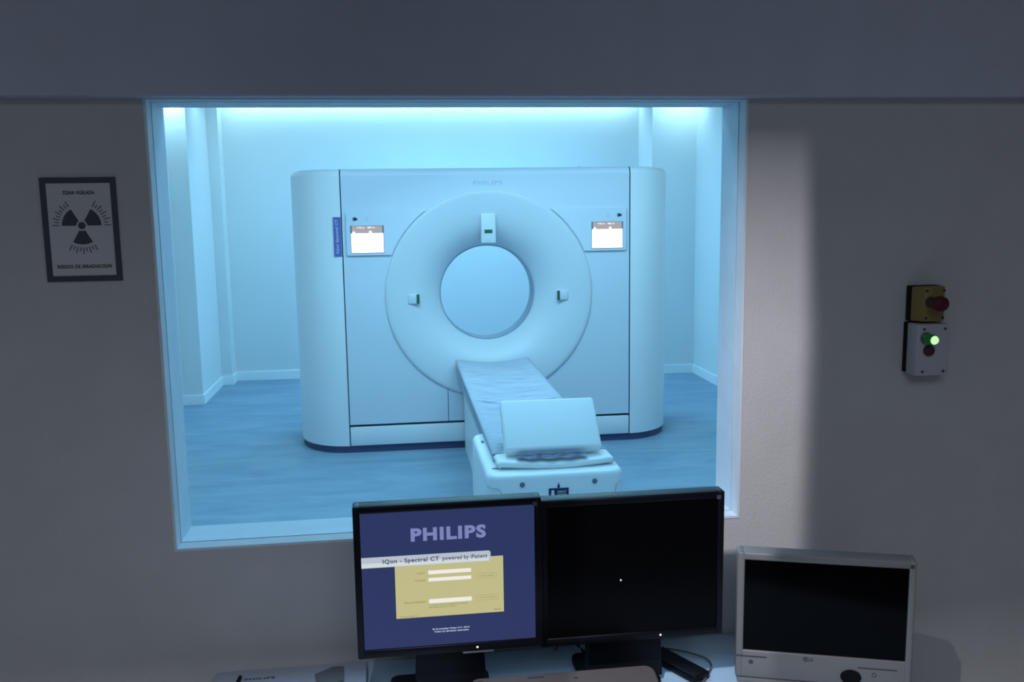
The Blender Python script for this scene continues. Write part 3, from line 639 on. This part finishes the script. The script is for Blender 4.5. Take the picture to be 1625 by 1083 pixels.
for a0 in (0, 120, 240):
    for i in range(9):
        a = math.radians(a0 + 1 + 58 * i / 8); r0, r1 = 0.047, (0.0605 if i % 2 == 0 else 0.0555); w_ = 0.0009
        c, s_ = math.cos(a), math.sin(a)
        MB().prism([(tcx + r0 * c - w_ * s_, tcz + r0 * s_ + w_ * c), (tcx + r1 * c - w_ * s_, tcz + r1 * s_ + w_ * c), (tcx + r1 * c + w_ * s_, tcz + r1 * s_ - w_ * c), (tcx + r0 * c + w_ * s_, tcz + r0 * s_ - w_ * c)], yb - 0.0036, yb - 0.003, axis='y').build('ray_mark', M['ink'], sg, smooth=False)
mb = MB(); mb.text('ZONA VIGILADA', -0.6970, -0.6315, 1.8420, 1.8500, yb - 0.0031, 0.03); mb.build('sign_lettering', M['ink2'], sg, smooth=False)
mb = MB(); mb.text('RIESGO DE IRRADIACION', -0.7190, -0.6075, 1.6835, 1.6915, yb - 0.0031, 0.03)
mb.build('sign_lettering', M['ink2'], sg, smooth=False)

# ------------------------------------------------------------------ emergency stop and button box
es = thing('emergency_stop', (1.30, 2.10, 1.50), 'yellow emergency stop box with a dark red mushroom button on the right wall part', 'emergency stop')
MB().box(1.250, 1.326, 2.074, 2.0995, 1.512, 1.598, 0.003).build('back_box', M['black'], es)
pts = [(1.250, 2.074), (1.258, 2.056), (1.264, 2.046), (1.272, 2.041), (1.310, 2.041), (1.318, 2.046), (1.326, 2.058), (1.326, 2.074)]
MB().prism(pts, 1.513, 1.597, bev=0.003).build('cover', M['yellow'], es)
mb = MB(); mb.lathe([(0.013, 2.042), (0.013, 2.020), (0.012, 2.012)], (1.2795, 1.561), n=32, close=True); mb.build('button_collar', M['red2'], es)
mb = MB(); mb.lathe([(0.012, 2.014), (0.0175, 2.009), (0.0185, 2.000), (0.0170, 1.992), (0.011, 1.988), (0.0, 1.987)], (1.2795, 1.561), n=40); mb.build('mushroom_button', M['red'], es)
for x in (1.270, 1.314):
    for z in (1.522, 1.588): MB().lathe([(0.0, 2.0405), (0.003, 2.0405), (0.003, 2.043)], (x, z), n=12).build('screw', M['ink2'], es)
bb = thing('button_box', (1.30, 2.10, 1.388), 'light grey button box with a lit green lamp below the emergency stop', 'button box')
MB().box(1.2475, 1.332, 2.083, 2.0995, 1.384, 1.508, 0.002).build('back_plate', M['black'], bb)
MB().box(1.2475, 1.332, 2.036, 2.083, 1.381, 1.508, 0.004).build('cover', M['ebox'], bb)
cxl, czl = 1.270, 1.474
MB().lathe([(0.0, 2.030), (0.0145, 2.030), (0.0155, 2.034), (0.0155, 2.037)], (cxl, czl), n=32).build('lamp_ring', M['chrome'], bb)
MB().lathe([(0.0125, 2.031), (0.0125, 2.005), (0.0105, 2.001)], (cxl, czl), n=32).build('lamp_collar', M['green_glow'], bb)
MB().lathe([(0.0105, 2.0015), (0.009, 1.998), (0.005, 1.996), (0.0, 1.9955)], (cxl, czl), n=32).build('green_lamp', M['green_on'], bb)
MB().lathe([(0.0, 2.028), (0.0120, 2.028), (0.0135, 2.031), (0.0135, 2.037)], (1.277, 1.444), n=32).build('push_button', M['red2'], bb)
for x in (1.264, 1.318):
    for z in (1.496, 1.392): MB().lathe([(0.0, 2.0350), (0.0032, 2.0350), (0.0032, 2.037)], (x, z), n=12).build('screw', M['ink2'], bb)
for o in bpy.data.objects:
    if '_local' in o: del o['_local']
